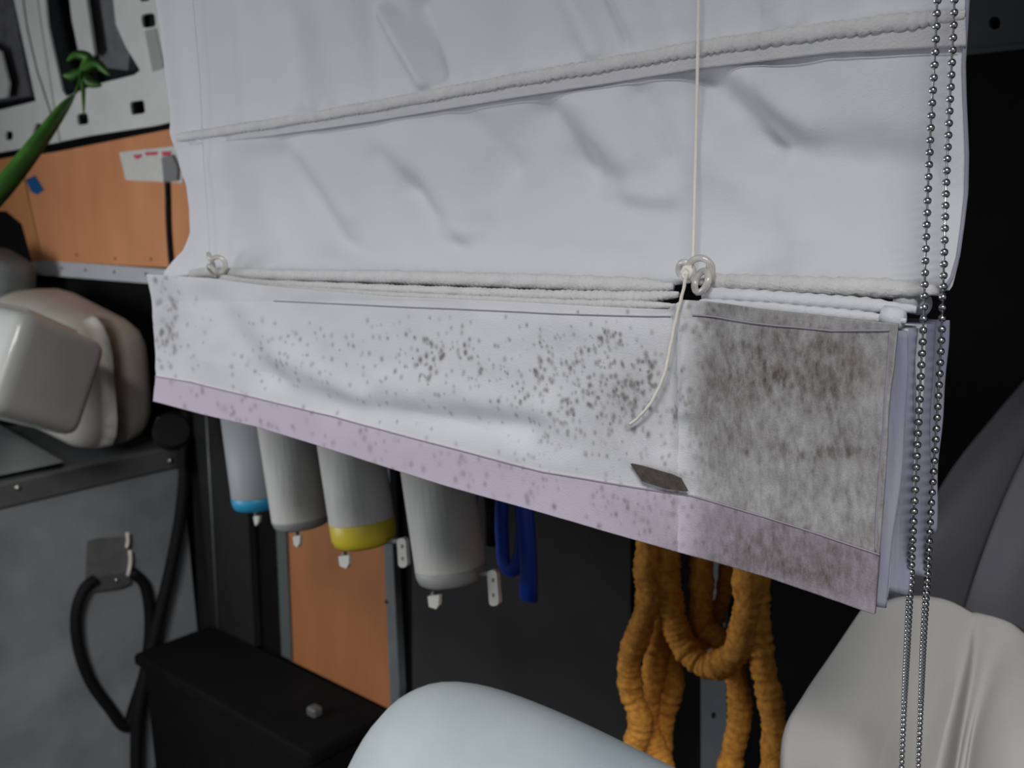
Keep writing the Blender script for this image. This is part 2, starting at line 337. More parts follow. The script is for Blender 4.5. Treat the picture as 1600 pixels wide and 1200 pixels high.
# plant: long blade reaching in from the left, pot out of view on the case
pp = Vector((BX-.10, .22, zb))
pl = empty('houseplant', pp, 'green houseplant reaching its long blade leaf across the white frame', 'plant')
bm = bmesh.new(); bmesh.ops.create_cone(bm, cap_ends=True, segments=24, radius1=.06, radius2=.085, depth=.15, matrix=Matrix.Translation(pp+Vector((0, 0, .076))))
me = bpy.data.meshes.new('pot'); bm.to_mesh(me); bm.free(); link('pot', me, M['terra'], pl)
def blade(name, P, wd, m, parent, fold=.25):
    pts = smoothpath([tuple(p) for p in P], 6); V = []; Fc = []; n = len(pts)
    for i, p in enumerate(pts):
        t = i/(n-1); a = Vector(pts[min(i+1, n-1)])-Vector(pts[max(i-1, 0)]); a.normalize()
        view = (Vector(p)-Vector(CP)).normalized(); s = a.cross(view).normalized(); wv = wd*(math.sin(math.pi*min(1, .12+t*.88))**.6)*(1-.25*t)
        p = Vector(p); nn = s.cross(a)
        V += [p-s*wv+nn*wv*fold, p-nn*.001, p+s*wv+nn*wv*fold, p+nn*.0015]
    for i in range(n-1):
        for k in range(4): k2 = (k+1) % 4; Fc.append((i*4+k, i*4+k2, (i+1)*4+k2, (i+1)*4+k))
    return pydata(name, V, Fc, m, parent, True)
D0 = 1.62
top = at(118, 146, D0+.25)
blade('leaf', [pp+Vector((0, 0, .14)), at(-190, 480, D0), at(-60, 358, D0+.05), at(5, 292, D0+.1), at(60, 222, D0+.15), at(98, 170, D0+.2), top], .021, M['leaf'], pl)
tube_mesh('stem', [top, at(124, 128, D0+.27), at(128, 112, D0+.28)], .003, M['leaf'], pl, 6)
for P in ([(128, 112), (150, 100), (172, 118)], [(128, 112), (138, 92), (120, 86), (104, 96)], [(128, 112), (112, 118), (98, 118)], [(128, 114), (140, 128), (160, 134)], [(128, 110), (130, 140), (131, 184)]):
    blade('leaf', [at(x, y, D0+.28) for x, y in P], .012 if P[-1][1] < 150 else .005, M['leaf'], pl)

# ------------------------------------------------------------------ low black bench + lower plywood
zbench = onY(450, 1030, YW-.02).z; xr = onY(612, 1112, YW-.02).x
be = empty('bench_box', (BX+.6, .9, 0), 'low black bench box under the framed plywood board', 'bench')
box_mesh('body', (BX+.062, .985, 0), (xr, YW-.026, zbench-.03), M['black'], be, .006)
box_mesh('top_board', (BX+.056, .965, zbench-.03), (xr+.01, YW-.026, zbench), M['black'], be, .006)
p = onZ(492, 1118, zbench)
sb = box_mesh('small_bracket', (p.x-.014, p.y-.012, zbench), (p.x+.014, p.y+.012, zbench+.02), M['boxrim'], bev=.004); tag(sb, 'small dim grey bracket lying on the black bench', 'bracket')
lp = empty('plywood_board', onY(530, 1070, YW), 'tall orange plywood board framed by grey metal edges below the tubes', 'board')
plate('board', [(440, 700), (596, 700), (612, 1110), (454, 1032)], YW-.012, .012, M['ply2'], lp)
plate('metal_edge', [(594, 700), (606, 700), (624, 1078), (622, 1112), (610, 1108)], YW-.020, .018, M['greystrip'], lp)
plate('metal_edge', [(426, 700), (441, 700), (455, 1032), (440, 1024)], YW-.018, .016, mat('dull_edge', (.10, .11, .11), .5), lp)
disc('screw', onY(604, 940, YW-.020), (0, -1, 0), .004, .003, M['darkdot'], lp, 8)
bp_ = plate('back_board', [(642, 600), (985, 600), (985, 1400), (646, 1400)], YW-.006, .008, mat('charcoal_board', (.035, .035, .036), .8, 0, .2, 12, spec=.2))
tag(bp_, 'plain charcoal board on the back wall between the framed plywood and the rope', 'board')
vs = empty('metal_upright', onY(1115, 1200, YW), 'narrow grey metal upright with a small hole behind the orange rope', 'upright')
plate('bar', [(1093, 800), (1128, 800), (1136, 1120), (1138, 1500), (1095, 1500), (1095, 1120)], YW-.012, .012, M['greystrip'], vs, [rrect(1115, 1118, 7, 10, 3)])

# ------------------------------------------------------------------ shelf behind the blind, tubes, tools and rope hang from it
sh0 = onY(405, 590, .74); sh1 = onY(1290, 560, .74); zs = sh0.z
sh = empty('black_shelf', ((sh0.x+sh1.x)/2, .95, zs), 'black shelf behind the blind carrying the tubes and rope', 'shelf')
box_mesh('shelf_board', (-1.375, .775, zs), (-.45, YW+.003, zs+.02), M['black'], sh, .003)
def tube(bx, by, dx, r, Y, m, band, bandm, bh, label, tabs, sideclip=None):
    b = onY(bx, by, Y); slope = dx; t0 = onY(bx-slope*200, by-200, Y); ax = (t0-b).normalized(); Lg = (zs-b.z)/ax.z - .0; t = b+ax*Lg
    g = empty('storage_tube', b, label, 'tube', 'tubes hanging in a row under the shelf')
    a = ax.orthogonal().normalized(); c = ax.cross(a); seg = 32
    def rev(name, prof, mm):
        V = []; Fc = []
        for h, rr in prof:
            for k in range(seg): th = 2*math.pi*k/seg; V.append(b+ax*h+(a*math.cos(th)+c*math.sin(th))*rr)
        for j in range(len(prof)-1):
            for k in range(seg): k2 = (k+1) % seg; Fc.append((j*seg+k, j*seg+k2, (j+1)*seg+k2, (j+1)*seg+k))
        Fc.append(tuple(range(seg))); Fc.append(tuple((len(prof)-1)*seg+k for k in range(seg)))
        return pydata(name, V, Fc, mm, g, True)
    rev('barrel', [(bh, r), (bh+.002, r*1.0), (Lg*.97, r), (Lg-.022, r*.97)], m)
    rev('end_band', [(0, r*.80), (.004, r*.94), (.012, r*1.0), (bh, r*1.01), (bh+.001, r*.985)], bandm)
    rev('top_collar', [(Lg-.024, r*1.05), (Lg-.004, r*1.05), (Lg-.001, r*.6)], M['endcap'])
    fy = b.y-r*.6
    for (x, y, w_, h_) in tabs:
        pt_ = plate('pull_tab', [(x-w_/2, y-h_/2), (x+w_/2, y-h_/2-2), (x+w_/2-1, y+h_/2-2), (x+w_/2-5, y+h_/2+4), (x-w_/2+2, y+h_/2)], fy, .005, M['clipmetal'], g)
        tube_mesh('tab_pin', [onY(x, y, fy+.003), onY(x+1, y-12, fy+.02)], .004, M['clipmetal'], pt_, 6)
    if sideclip:
        x, y, w_, h_ = sideclip
        sc_ = plate('side_clip', rrect(x, y, w_, h_, w_*.42, -4), b.y, .006, M['clipmetal'], g, [rrect(x+.5, y-h_*.22, w_*.3, w_*.45, w_*.12), rrect(x+1, y+h_*.2, w_*.3, w_*.45, w_*.12)])
        tube_mesh('clip_arm', [onY(x-2, y-h_*.42, b.y+.004), onY(x-20, y-h_*.42+2, b.y+.004)], .0035, M['endcap'], sc_, 6)
YT = .78
tube(707, 908, .145, .044, YT, M['tube'], 1, M['endcap'], .020, 'rightmost hanging tube, longest showing, plain white, beside the blue handles', [(677, 940, 18, 16)], (770, 919, 15, 56))
tube(571, 850, .150, .044, YT, M['tube'], 1, M['yellow'], .034, 'white hanging tube with a yellow band at its bottom end', [(537, 877, 17, 15)], (628, 864, 14, 46))
tube(473, 822, .150, .044, YT+.03, M['tube'], 1, M['endcap'], .014, 'plain white hanging tube between the blue-banded and yellow-banded ones', [(463, 845, 12, 13)])
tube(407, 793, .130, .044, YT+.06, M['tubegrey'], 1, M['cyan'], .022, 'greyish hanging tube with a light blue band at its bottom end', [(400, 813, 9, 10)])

# blue handled tools
def tool(name, label, loops, bars, Y):
    g = empty(name, onY(*loops[0][0], Y), label, 'tool', 'blue handled tools beside the tubes')
    for Lp in loops: tube_mesh('handle', [onY(x, y, Y) for x, y in smoothpath(Lp, 5)], .010, M['blue'], g, 10, .7)
    for P, r, mm in bars: tube_mesh('blade' if mm is M['steel'] else 'grip', [onY(x, y, Y) for x, y in P], r, mm, g, 10, .6)
    return g
tool('snips', 'smaller blue handled tool, its loop just right of the rightmost tube', [[(735, 690), (738, 745), (737, 775), (730, 800), (718, 812), (708, 805), (705, 775), (708, 700)]], [([(722, 560), (722, 680)], .008, M['steel'])], .86)
tool('pliers', 'larger blue handled tool with one long straight grip right of the tubes',
     [[(792, 690), (784, 800), (785, 850), (788, 880), (800, 890), (812, 870), (818, 820), (822, 760)]],
     [([(808, 690), (816, 760), (822, 830), (826, 900), (826, 936)], .014, M['blue']), ([(800, 560), (803, 690)], .012, M['steel'])], .86)
hk = tube_mesh('steel_handle', [onY(x, y, .90) for x, y in ((760, 560), (764, 700), (770, 800), (772, 850))], .012, M['steel']); tag(hk, 'black tool handle hanging between the two blue handled tools', 'tool')

# orange rope hank
rp = empty('orange_rope', onY(1090, 620, .92), 'hank of thick twisted orange rope hanging below the blind', 'rope')
def strand(P, r, Y, ph, nt=0):
    pts = smoothpath([tuple(onY(x, y, Y+(q[0] if q else 0))) for x, y, *q in P], 22); rr = random.Random(int(ph*10)); lump = [rr.uniform(.93, 1.1) for _ in range(400)]
    def rad(i, k):
        tw = math.sin(i*1.55+k*2*math.pi/12+ph)
        return r*1.12*lump[i//3]*(1+.045*tw+.06*math.sin(i*.21+ph*2))
    tube_mesh('rope_loop', pts, rad, M['rope'], rp, 12)
strand([(1008, 640), (1012, 840), (1010, 900), (1014, 930), (1000, 985), (984, 1030), (986, 1080), (1000, 1130), (985, 1190), (970, 1290)], .0130, .90, 0)
strand([(1040, 640), (1040, 840), (1042, 900), (1050, 960), (1070, 1010), (1108, 1040), (1150, 1020), (1165, 970), (1170, 900), (1172, 640)], .0145, .92, 1)
strand([(1060, 640), (1048, 800), (1036, 900), (1030, 980), (1022, 1050), (1010, 1110), (1020, 1160), (1040, 1210), (1050, 1290)], .0140, .945, 2)
strand([(1024, 640), (1030, 850), (1042, 980), (1052, 1060), (1040, 1120), (1030, 1200), (1020, 1290)], .0120, .965, 2.6)
strand([(1090, 640), (1096, 860), (1096, 940), (1100, 980), (1125, 1000), (1150, 1060), (1156, 1120), (1142, 1190), (1130, 1290)], .0125, .955, 3)
strand([(1185, 640), (1182, 880), (1184, 960), (1190, 1030), (1205, 1100), (1210, 1160), (1205, 1290)], .0128, .93, 4)
strand([(1150, 640), (1135, 900), (1120, 960), (1108, 1000), (1070, 990), (1052, 930), (1050, 640)], .0090, 1.0, 5)

# ------------------------------------------------------------------ ROMAN BLIND
YF, YL = .570, .505           # fabric plane and lower flap plane
ztop = 2.25
blind = empty('roman_blind', (-.55, YF, ztop), 'white fabric roman blind with a mould-stained folded bottom and lavender hem', 'blind')
# pixel curves
Ledge = [(-620, 215), (0, 250), (100, 261), (205, 273), (218, 277), (260, 289), (290, 299), (330, 303), (370, 303), (400, 292), (416, 275), (432, 262)]
Redge = [(-620, 1530), (0, 1513), (100, 1507), (150, 1508), (240, 1512), (300, 1511), (350, 1505), (400, 1498), (435, 1488), (460, 1470)]
rod1 = [(275, 214), (420, 192), (580, 165), (800, 124), (950, 99), (1090, 74), (1300, 45), (1455, 27), (1510, 20)]
rod2 = [(262, 432), (325, 424), (450, 428), (600, 430), (850, 438), (1040, 446), (1100, 438), (1250, 443), (1440, 450), (1480, 452)]
nx, ny = 520, 330
v = np.linspace(0, 1, ny)[:, None]; u = np.linspace(0, 1, nx)[None, :]
PY = -620 + 1062*v**.8 + 0*u + (0)
lx = np.interp(PY[:, :1], *zip(*Ledge)); rx = np.interp(PY[:, :1], *zip(*Redge))
PX = lx+(rx-lx)*u + 0*v
endy = interp(rod2, PX)+2
PY = np.where(PY > 300, 300+(PY-300)*(endy-300)/142.0, PY)
H = np.zeros_like(PX)
above = 1/(1+np.exp((PY-interp(rod1, PX))/6)); below = 1-above
for r in ((380, -200, 500, 165, 22, -.0045), (560, -120, 590, 150, 14, .003), (600, 20, 670, 130, 10, -.005), (655, 10, 690, 120, 12, .004), (430, -60, 510, 150, 30, .004), (860, -80, 930, 80, 16, -.0035),
          (905, -60, 975, 80, 12, .004), (780, -150, 820, 110, 28, .004), (330, -100, 370, 190, 24, .004), (1180, -120, 1230, 40, 30, -.003), (1010, -100, 1050, 70, 20, .003), (470, 30, 480, 160, 14, -.002),
          (1330, -120, 1360, 30, 26, .003)): H += 1.9*above*ridge(PX, PY, *r)
for r in ((595, 250, 640, 300, 18, .004), (640, 300, 705, 385, 19, .0045), (625, 235, 740, 350, 26, -.004), (700, 365, 760, 350, 16, -.004), (440, 240, 540, 400, 18, .004), (480, 230, 555, 330, 20, -.005), (520, 390, 600, 410, 14, .003),
          (860, 175, 900, 250, 20, .005), (900, 250, 960, 295, 22, .005), (960, 300, 1045, 305, 16, -.004), (905, 160, 985, 250, 30, -.005), (1110, 130, 1200, 230, 26, .005), (1200, 230, 1440, 260, 30, .005), (1160, 120, 1260, 200, 24, -.004),
          (800, 220, 760, 330, 30, .004), (330, 240, 380, 400, 22, -.004), (390, 235, 430, 400, 18, .0035), (830, 350, 1000, 370, 26, -.003), (1120, 250, 1300, 360, 40, -.004), (730, 180, 790, 260, 16, .003), (1000, 150, 1040, 240, 16, .003)):
    H += 1.9*below*ridge(PX, PY, *r)*np.clip((435-PY)/60, 0, 1)
H *= 1-.92*np.exp(-((PY-interp(rod1, PX)-20)/24)**2)
H += (vnoise(PX, PY*.6, 90, 1)-.5)*.004 + (vnoise(PX, PY, 37, 2)-.5)*.0012 + (vnoise(PX+PY*.3, PY, 17, 9)-.5)*.0004
r1y = interp(rod1, PX); H += -.003*np.exp(-((PY-r1y)/22)**2)       # cloth pulled forward at the rod
H += .0022*np.exp(-((PX-rx)/9)**2)*np.sin(PY/37) - .004*np.exp(-((PX-lx)/14)**2)
H0 = 1
gath = np.sin(PX/(5+PX*.0035)*2.2+2*vnoise(PX, PY*.2, 40, 3))
H += .0007*gath*np.exp(-((PY-r1y+10)/13)**2)*(PX > 350) + .0006*gath*np.exp(-((PY-interp(rod2, PX)+8)/12)**2)
H *= np.clip((rx-PX)/50, .25, 1); H += 0                           # eases forward onto the lower rod
fwd = .030*np.clip((PY-290)/145, 0, 1)**1.7
fab = sheet('fabric', PX, PY, YF-fwd, H, .0008, M['cloth'], blind)

ey = np.linspace(-500, 455, 90)
tube_mesh('edge_hem', [onY(float(np.interp(y, *zip(*Redge)))-1, y, YF-.001-.030*max(0, (y-290)/145)**1.7) for y in ey], .0011, M['layer'], blind, 6)
# rod sleeves: ruched tubes
def sleeve(name, curve, x0, x1, Y, r0, per, amp, m, dy=0, xs=None):
    n = 620; P = []
    for i in range(n):
        x = x0+(x1-x0)*i/(n-1); P.append(onY(x, interp(curve, x)+dy, Y))
    s_ = [0]
    for i in range(1, n): s_.append(s_[-1]+(P[i]-P[i-1]).length)
    rr = random.Random(int(x0+x1+dy)); knots = [0]
    while knots[-1] < s_[-1]: knots.append(knots[-1]+per*rr.uniform(.6, 1.5))
    dep = [rr.uniform(.3, 1) for _ in knots]
    ks = np.array(knots); rad = []
    for s in s_:
        j = int(np.searchsorted(ks, s)); j = min(max(j, 1), len(ks)-1); t = (s-ks[j-1])/(ks[j]-ks[j-1])
        rad.append(r0*(1-.6*amp*dep[j]+amp*dep[j]*math.sin(math.pi*t)**.6*.9)*min(1, .45+(s_[-1]-s)/.05))
    return tube_mesh(name, P, lambda i, k: rad[i]*(1+.06*math.sin(k*1.7+i*.15)), m, blind, 12, .8 if curve is not rod1 else .62)
sleeve('rod_sleeve', rod1, 277, 1508, YF-.0045, .0047, .0062, .42, M['sleeve'], 2)
# flat tape below the upper rod, with stitch line
tn = 260; xs = np.linspace(278, 1508, tn); hh = np.interp(xs, [278, 500, 800, 1090, 1300, 1508], [9, 18, 24, 28, 32, 46])
TX = np.tile(xs, (8, 1)); TY = interp(rod1, TX)+6+np.linspace(0, 1, 8)[:, None]*hh[None, :]
sheet('rod_tape', TX, TY, YF-.0045, np.linspace(0, .0012, 8)[:, None]+0*TX, .0012, M['tape'], blind)
tube_mesh('stitch_line', [onY(x, float(interp(rod1, x))+6+float(np.interp(x, xs, hh)), YF-.0046) for x in np.linspace(430, 1500, 120)], .00035, M['thread'], blind, 5)

# stacked sleeves at the lower rods
sleeve('rod_sleeve', rod2, 300, 1052, YF-.036, .0058, .0052, .26, M['sleeve'], 3)
sleeve('rod_sleeve', [(1110, 438), (1250, 443), (1442, 450), (1480, 452)], 1112, 1470, YF-.036, .0056, .016, .16, M['sleeve'], 3)
rod3 = [(330, 430), (400, 440), (600, 449), (850, 459), (1000, 462), (1060, 456), (1105, 456), (1200, 462), (1440, 480)]
sleeve('rod_sleeve', rod3, 345, 1060, YF-.047, .0046, .0045, .28, M['sleeve'], 4)
sleeve('rod_sleeve', rod3, 1100, 1432, YF-.047, .0046, .020, .12, M['cloth'], 4)
rod4 = [(300, 440), (600, 460), (900, 474), (1050, 476), (1110, 474), (1200, 480), (1420, 500)]
sleeve('rod_sleeve', rod4, 420, 1055, YF-.056, .0034, .006, .2, M['sleeve'], 2)
sleeve('rod_sleeve', rod4, 1095, 1416, YF-.056, .0036, .03, .1, M['cloth'], 2)

# ---- lower flap, stained
Ftop = [(235, 428), (330, 434), (450, 450), (600, 463), (850, 474), (1040, 484), (1070, 468), (1090, 470), (1200, 484), (1300, 496), (1403, 506)]
Fhem = [(243, 588), (300, 597), (450, 634), (600, 672), (850, 737), (1000, 762), (1080, 774), (1200, 808), (1376, 866)]
Fbot = [(240, 627), (320, 648), (400, 666), (550, 712), (700, 760), (850, 802), (1000, 845), (1200, 902), (1367, 960)]
def leftx(y): return np.interp(y, [428, 500, 590, 630], [235, 238, 243, 239])
def rightx(y): return np.interp(y, [500, 600, 700, 860, 960], [1403, 1392, 1385, 1374, 1366])
def specks(X, Y):
    out = np.zeros_like(X); r = np.random.default_rng(11); L = []
    def cl(cx, cy, sx, sy, n, a, s): 
        for _ in range(int(n*1.25)): L.append((r.normal(cx, sx), r.normal(cy, sy), a*r.uniform(.35, 1.6), s*r.uniform(.28, .72)))
    cl(262, 505, 16, 45, 60, .38, 3.2); cl(300, 490, 25, 50, 18, .3, 2.5); cl(470, 560, 45, 28, 34, .45, 2.2); cl(560, 560, 50, 25, 20, .35, 2)
    cl(680, 555, 40, 22, 34, .75, 2.6); cl(665, 555, 14, 14, 12, .9, 3); cl(760, 575, 60, 30, 45, .5, 2.4); cl(870, 600, 50, 35, 70, .65, 2.8); cl(930, 560, 45, 35, 60, .6, 2.6)
    cl(955, 530, 10, 8, 7, .8, 3); cl(1005, 565, 9, 8, 9, .9, 3.2); cl(990, 605, 22, 26, 50, .7, 3.2); cl(960, 640, 40, 45, 80, .4, 3); cl(890, 640, 8, 22, 12, .8, 3); cl(860, 680, 40, 30, 30, .35, 2.6)
    cl(1060, 620, 14, 18, 10, .6, 3.4); cl(1040, 720, 60, 40, 25, .4, 2.5)
    for _ in range(220): L.append((r.uniform(290, 1070), r.uniform(490, 720), r.uniform(.15, .5), r.uniform(1., 1.8)))
    cl(1200, 560, 60, 35, 150, .26, 3.2); cl(1310, 572, 34, 22, 40, .10, 9); cl(1110, 670, 24, 60, 90, .22, 3.6); cl(1240, 660, 90, 90, 220, .12, 4); cl(1290, 706, 55, 7, 50, .45, 4); cl(1190, 590, 30, 12, 50, .6, 3)
    cl(1100, 500, 14, 18, 22, .5, 4); cl(1130, 474, 50, 5, 26, .5, 3.5); cl(1300, 800, 60, 40, 60, .12, 4)
    cl(1180, 850, 70, 25, 70, .2, 3.5); cl(960, 800, 60, 25, 30, .35, 3); cl(1280, 880, 50, 25, 40, .18, 5)
    for _ in range(110): x = r.uniform(260, 1080); L.append((x, float(interp(Fhem, x))+r.uniform(0, 60), r.uniform(.1, .45), r.uniform(1.4, 2.6)))
    for x, y, a, s in L:
        sy = s*1.55; m = (abs(X-x) < 3.2*s) & (abs(Y-y) < 3.2*sy)
        if m.any(): out[m] = np.maximum(out[m], 0)+a*np.exp(-((X[m]-x)/s)**2/2-((Y[m]-y)/sy)**2/2)
    def g(cx, cy, sx, sy, a): return a*np.exp(-((X-cx)/sx)**2/2-((Y-cy)/sy)**2/2)
    soft = g(1205, 555, 75, 45, .50)+g(1310, 570, 40, 26, .60)+g(1110, 670, 28, 80, .48)+g(1260, 640, 110, 110, .30)+g(1340, 560, 60, 60, .15)+g(1290, 706, 60, 10, .20)+g(1160, 620, 60, 60, .15)+g(1330, 780, 60, 60, .18)+g(1180, 760, 70, 40, .1)
    soft += g(985, 615, 30, 35, .14)+g(960, 680, 40, 45, .12)+g(262, 500, 20, 50, .13)+g(1190, 870, 110, 30, .30)+g(1310, 900, 60, 30, .28)+g(1000, 800, 60, 20, .10)+g(1130, 478, 70, 8, .25)+g(1060, 850, 60, 30, .15)
    soft += g(1230, 885, 130, 45, .35)
    soft += .42*np.clip((X-1085)/40, 0, 1)
    soft *= .55+.9*(.4*vnoise(X, Y*.6, 34, 4)+.3*vnoise(X, Y*.5, 12, 5)+.3*vnoise(X, Y*.5, 5, 15))
    soft *= np.clip((X-1060)/30, .0, 1)*(X > 1060)+(X <= 1060)
    return np.clip(.92*(1-np.exp(-1.6*(out*.95+soft))), 0, 1)
def flapH(X, Y):
    H = np.zeros_like(X)
    for r in ((340, 470, 420, 590, 16, .004), (420, 590, 520, 640, 16, .004), (520, 640, 820, 668, 14, .0045), (380, 480, 470, 600, 20, -.003), (460, 560, 560, 620, 14, -.003), (600, 600, 850, 640, 18, -.003), (560, 690, 900, 730, 14, -.002),
              (1045, 490, 1045, 700, 10, .003), (1072, 480, 1075, 640, 12, -.005), (1110, 500, 1100, 760, 16, .002), (300, 450, 330, 590, 18, -.0025), (760, 500, 1000, 520, 20, -.0015), (480, 500, 500, 560, 12, .0015)):
        H += ridge(X, Y, *r)
    H += (vnoise(X, Y, 80, 6)-.5)*.004+(vnoise(X, Y, 23, 7)-.5)*.0009+(vnoise(X, Y*.5, 10, 8)-.5)*.0004
    H = H*(.3+.7*np.clip((interp(Fhem, X)-Y)/40, 0, 1))
    return H - .004*np.clip((470-Y)/40, 0, 1) 
def flap_part(name, top, bot, nx, ny, m, off, thick, ext=0):
    xs = np.linspace(0, 1, nx)[None, :]; vv = np.linspace(0, 1, ny)[:, None]
    X0 = 238+(1385-238)*xs+0*vv
    for _ in range(3):
        Yt, Yb = interp(top, X0), interp(bot, X0); Yy = Yt+(Yb-Yt)*vv; l, r = leftx(Yy), rightx(Yy); X0 = l+(r-l)*xs
    X0 = X0+(1.5*(vnoise(Yy, Yy, 23, 12)-.5))*(xs < .002)
    return sheet(name, X0, Yy, YL, flapH(X0, Yy)+off, thick, m, blind, specks(X0, Yy))
FL = flap_part('stained_flap', Ftop, Fhem, 560, 170, M['flap'], 0, .0016)
flap_part('lavender_hem', [(x, y-1) for x, y in Fhem], Fbot, 560, 46, M['hem'], -.0008, .0032)
# stitch lines
def stitch(P, off=-.0006, r=.0004, n=150):
    xs = np.linspace(P[0][0], P[-1][0], n); ys = interp(P, xs); h = flapH(xs, ys)
    tube_mesh('stitch_line', [onY(x, y, YL)+Vector((0, hh_+off, 0)) for x, y, hh_ in zip(xs, ys, h)], r, M['thread'], FL, 5)
stitch([(430, 470), (600, 478), (850, 489), (1045, 495)]); stitch([(1085, 492), (1180, 505), (1300, 517), (1390, 516)], r=.0006)
stitch(Fhem, -.0012, .0005, 300)
tube_mesh('side_seam', [onY(x, y, YL+float(flapH(np.array([x*1.]), np.array([y*1.]))[0])-.0008) for x, y in smoothpath([(1391, 520), (1385, 600), (1378, 700), (1370, 800), (1368, 862)], 8)], .0005, M['thread'], blind, 5)

# ---- the folded layers stacked behind the flap, seen edge-on at the right
xr0 = onY(1397, 600, YL).x; xl0 = onY(243, 560, YL).x
ztopL = onY(1400, 508, YL).z; zbL = onY(1367, 957, YL).z; ztopL2 = onY(240, 440, YL).z; zbL2 = onY(240, 627, YL).z
lay = [(.007, .002, .55, 0), (.017, -.002, 1, .002), (.026, .003, 1, .004), (.036, -.001, 1, .000), (.046, .002, 1, .003), (.056, .006, 1, .008), (.068, .003, 1, .012), (.078, .006, .9, .030)]
for j, (dy, dx, k, dz) in enumerate(lay):
    dy = .0035+dy*.78; dx -= .0015*(j > 3)
    n = 40; V = []; Fc = []
    for i in range(n+1):
        z = ztopL-.004+(zbL+dz+.001-(ztopL-.004))*i/n; t = i/n
        wob = .0010*math.sin(t*5+j*1.9)+.0004*math.sin(t*15+j)
        prof = [(-.030, -.0016), (-.004, -.0018), (0, -.0012), (.0008, 0), (0, .0012), (-.004, .0018), (-.030, .0016)]
        yy = YL+dy+.0012*math.sin(t*5+j*2.1)
        xe = xr0+dx+wob-.0045*(t**2)*(j < 2)
        zl = ztopL2-.004+(zbL2+.012-(ztopL2-.004))*i/n; V.append(Vector((xl0+.03, yy+.0005, zl))); 
        for a, b in prof: V.append(Vector((xe+a, yy+b, z)))
        V.append(Vector((xl0+.03, yy+.0014, zl)))
    w_ = 9
    for i in range(n):
        for q in range(w_-1): Fc.append((i*w_+q, i*w_+q+1, (i+1)*w_+q+1, (i+1)*w_+q))
        Fc.append((i*w_+w_-1, i*w_, (i+1)*w_, (i+1)*w_+w_-1))
    # left bottoms rise so that the layers stay hidden behind the flap's slanting view
    Fc.append(tuple(range(w_))); Fc.append(tuple(n*w_+q for q in range(w_)))
    pydata('folded_layer', V, Fc, M['cloth'] if j in (1, 4) else M['layer'], blind, True)  # two layers keep the pale cloth as painted-in lit edges
# bunched ends of the sleeves, right
for (x, y, Y, r) in ((1432, 468, YL+.035, .0065), (1410, 497, YL+.012, .0060), (1450, 476, YL+.052, .006)):
    a = onY(x-30, y-3, Y); b = onY(x+4, y+2, Y); tube_mesh('rod_end', [a, a.lerp(b, .5), a.lerp(b, .9), b], lambda i, k: r*(1, 1.05, .9, .5)[i], M['cloth'], blind, 10)
tabp = plate('stained_tab', [(985, 725), (1000, 728), (1048, 742), (1062, 748), (1073, 768), (1040, 764), (1003, 752)], YL-.0055, .002, M['tab'], blind); tabp['label'] = 'dark stained fabric tab above the lavender hem'

# cord rings, cords
def torus(name, c, R_, r, axis, m, parent):
    a = Vector(axis).normalized(); u_ = a.orthogonal().normalized(); w2 = a.cross(u_)
    V = []; Fc = []; n, k_ = 24, 8
    for i in range(n):
        th = 2*math.pi*i/n; d = u_*math.cos(th)+w2*math.sin(th)
        for j in range(k_): ph = 2*math.pi*j/k_; V.append(Vector(c)+d*(R_+r*math.cos(ph))+a*r*math.sin(ph))
    for i in range(n):
        for j in range(k_): Fc.append((i*k_+j, i*k_+(j+1) % k_, ((i+1) % n)*k_+(j+1) % k_, ((i+1) % n)*k_+j))
    return pydata(name, V, Fc, m, parent, True)
for (x, y, Y, R_, ax) in ((1072, 424, YF-.046, .0060, (.2, 1, .3)), (1094, 422, YF-.048, .0075, (-.3, 1, .1)), (1096, 440, YF-.055, .0068, (.5, 1, -.4)), (1110, 428, YF-.046, .005, (1, .6, .2))):
    torus('cord_ring', onY(x, y, Y), R_, .0022, ax, M['plasticring'], blind)
for (x, y, Y, R_, ax) in ((330, 408, YF-.046, .0075, (.5, 1, .3)), (341, 414, YF-.048, .008, (-.6, 1, .1)), (334, 424, YF-.052, .007, (.2, .8, .6))):
    torus('cord_ring', onY(x, y, Y), R_, .0024, ax, M['plasticring'], blind)
cz = onY(1092, 0, YF-.025)
upc = Vector((cz.x, cz.y, ztop-.03))
tube_mesh('lift_cord', [upc, cz, onY(1088, 200, YF-.024), onY(1083, 405, YF-.044), onY(1074, 430, YF-.060)], .00105, M['cord'], blind, 8)
tube_mesh('lift_cord', [Vector((onY(312, 160, YF-.02).x, YF-.02, ztop-.03)), onY(312, 120, YF-.02), onY(318, 250, YF-.02), onY(328, 395, YF-.036), onY(333, 410, YF-.046)], .0004, M['cloth'], blind, 6)
tail = smoothpath([(1074, 424), (1066, 460), (1056, 500), (1046, 550), (1037, 588), (1018, 628), (998, 652), (984, 663)], 8)
tube_mesh('cord_tail', [onY(x, y, YL-.010+.004*min(1, max(0, (y-640)/30))) for x, y in tail], lambda i, k: .00105+.00015*math.sin(i*1.3+k), M['cord'], blind, 8)
tube_mesh('cord_knot', [onY(x, y, YL-.006) for x, y in smoothpath([(1066, 428), (1072, 418), (1080, 424), (1074, 434), (1068, 430), (1076, 424)], 5)], .0016, M['cord'], blind, 8)
tube_mesh('cord_loose_end', [onY(x, y, YF-.045) for x, y in smoothpath([(1088, 436), (1100, 446), (1112, 452), (1122, 455)], 4)], .0011, M['cord'], blind, 6)
# head rail above the picture
hx0, hx1 = onY(240, -100, YF).x, onY(1530, -100, YF).x
box_mesh('head_rail', (hx0, YF-.035, ztop-.04), (hx1+.02, YF+.015, ztop+.05), M['strip'], blind, .004)

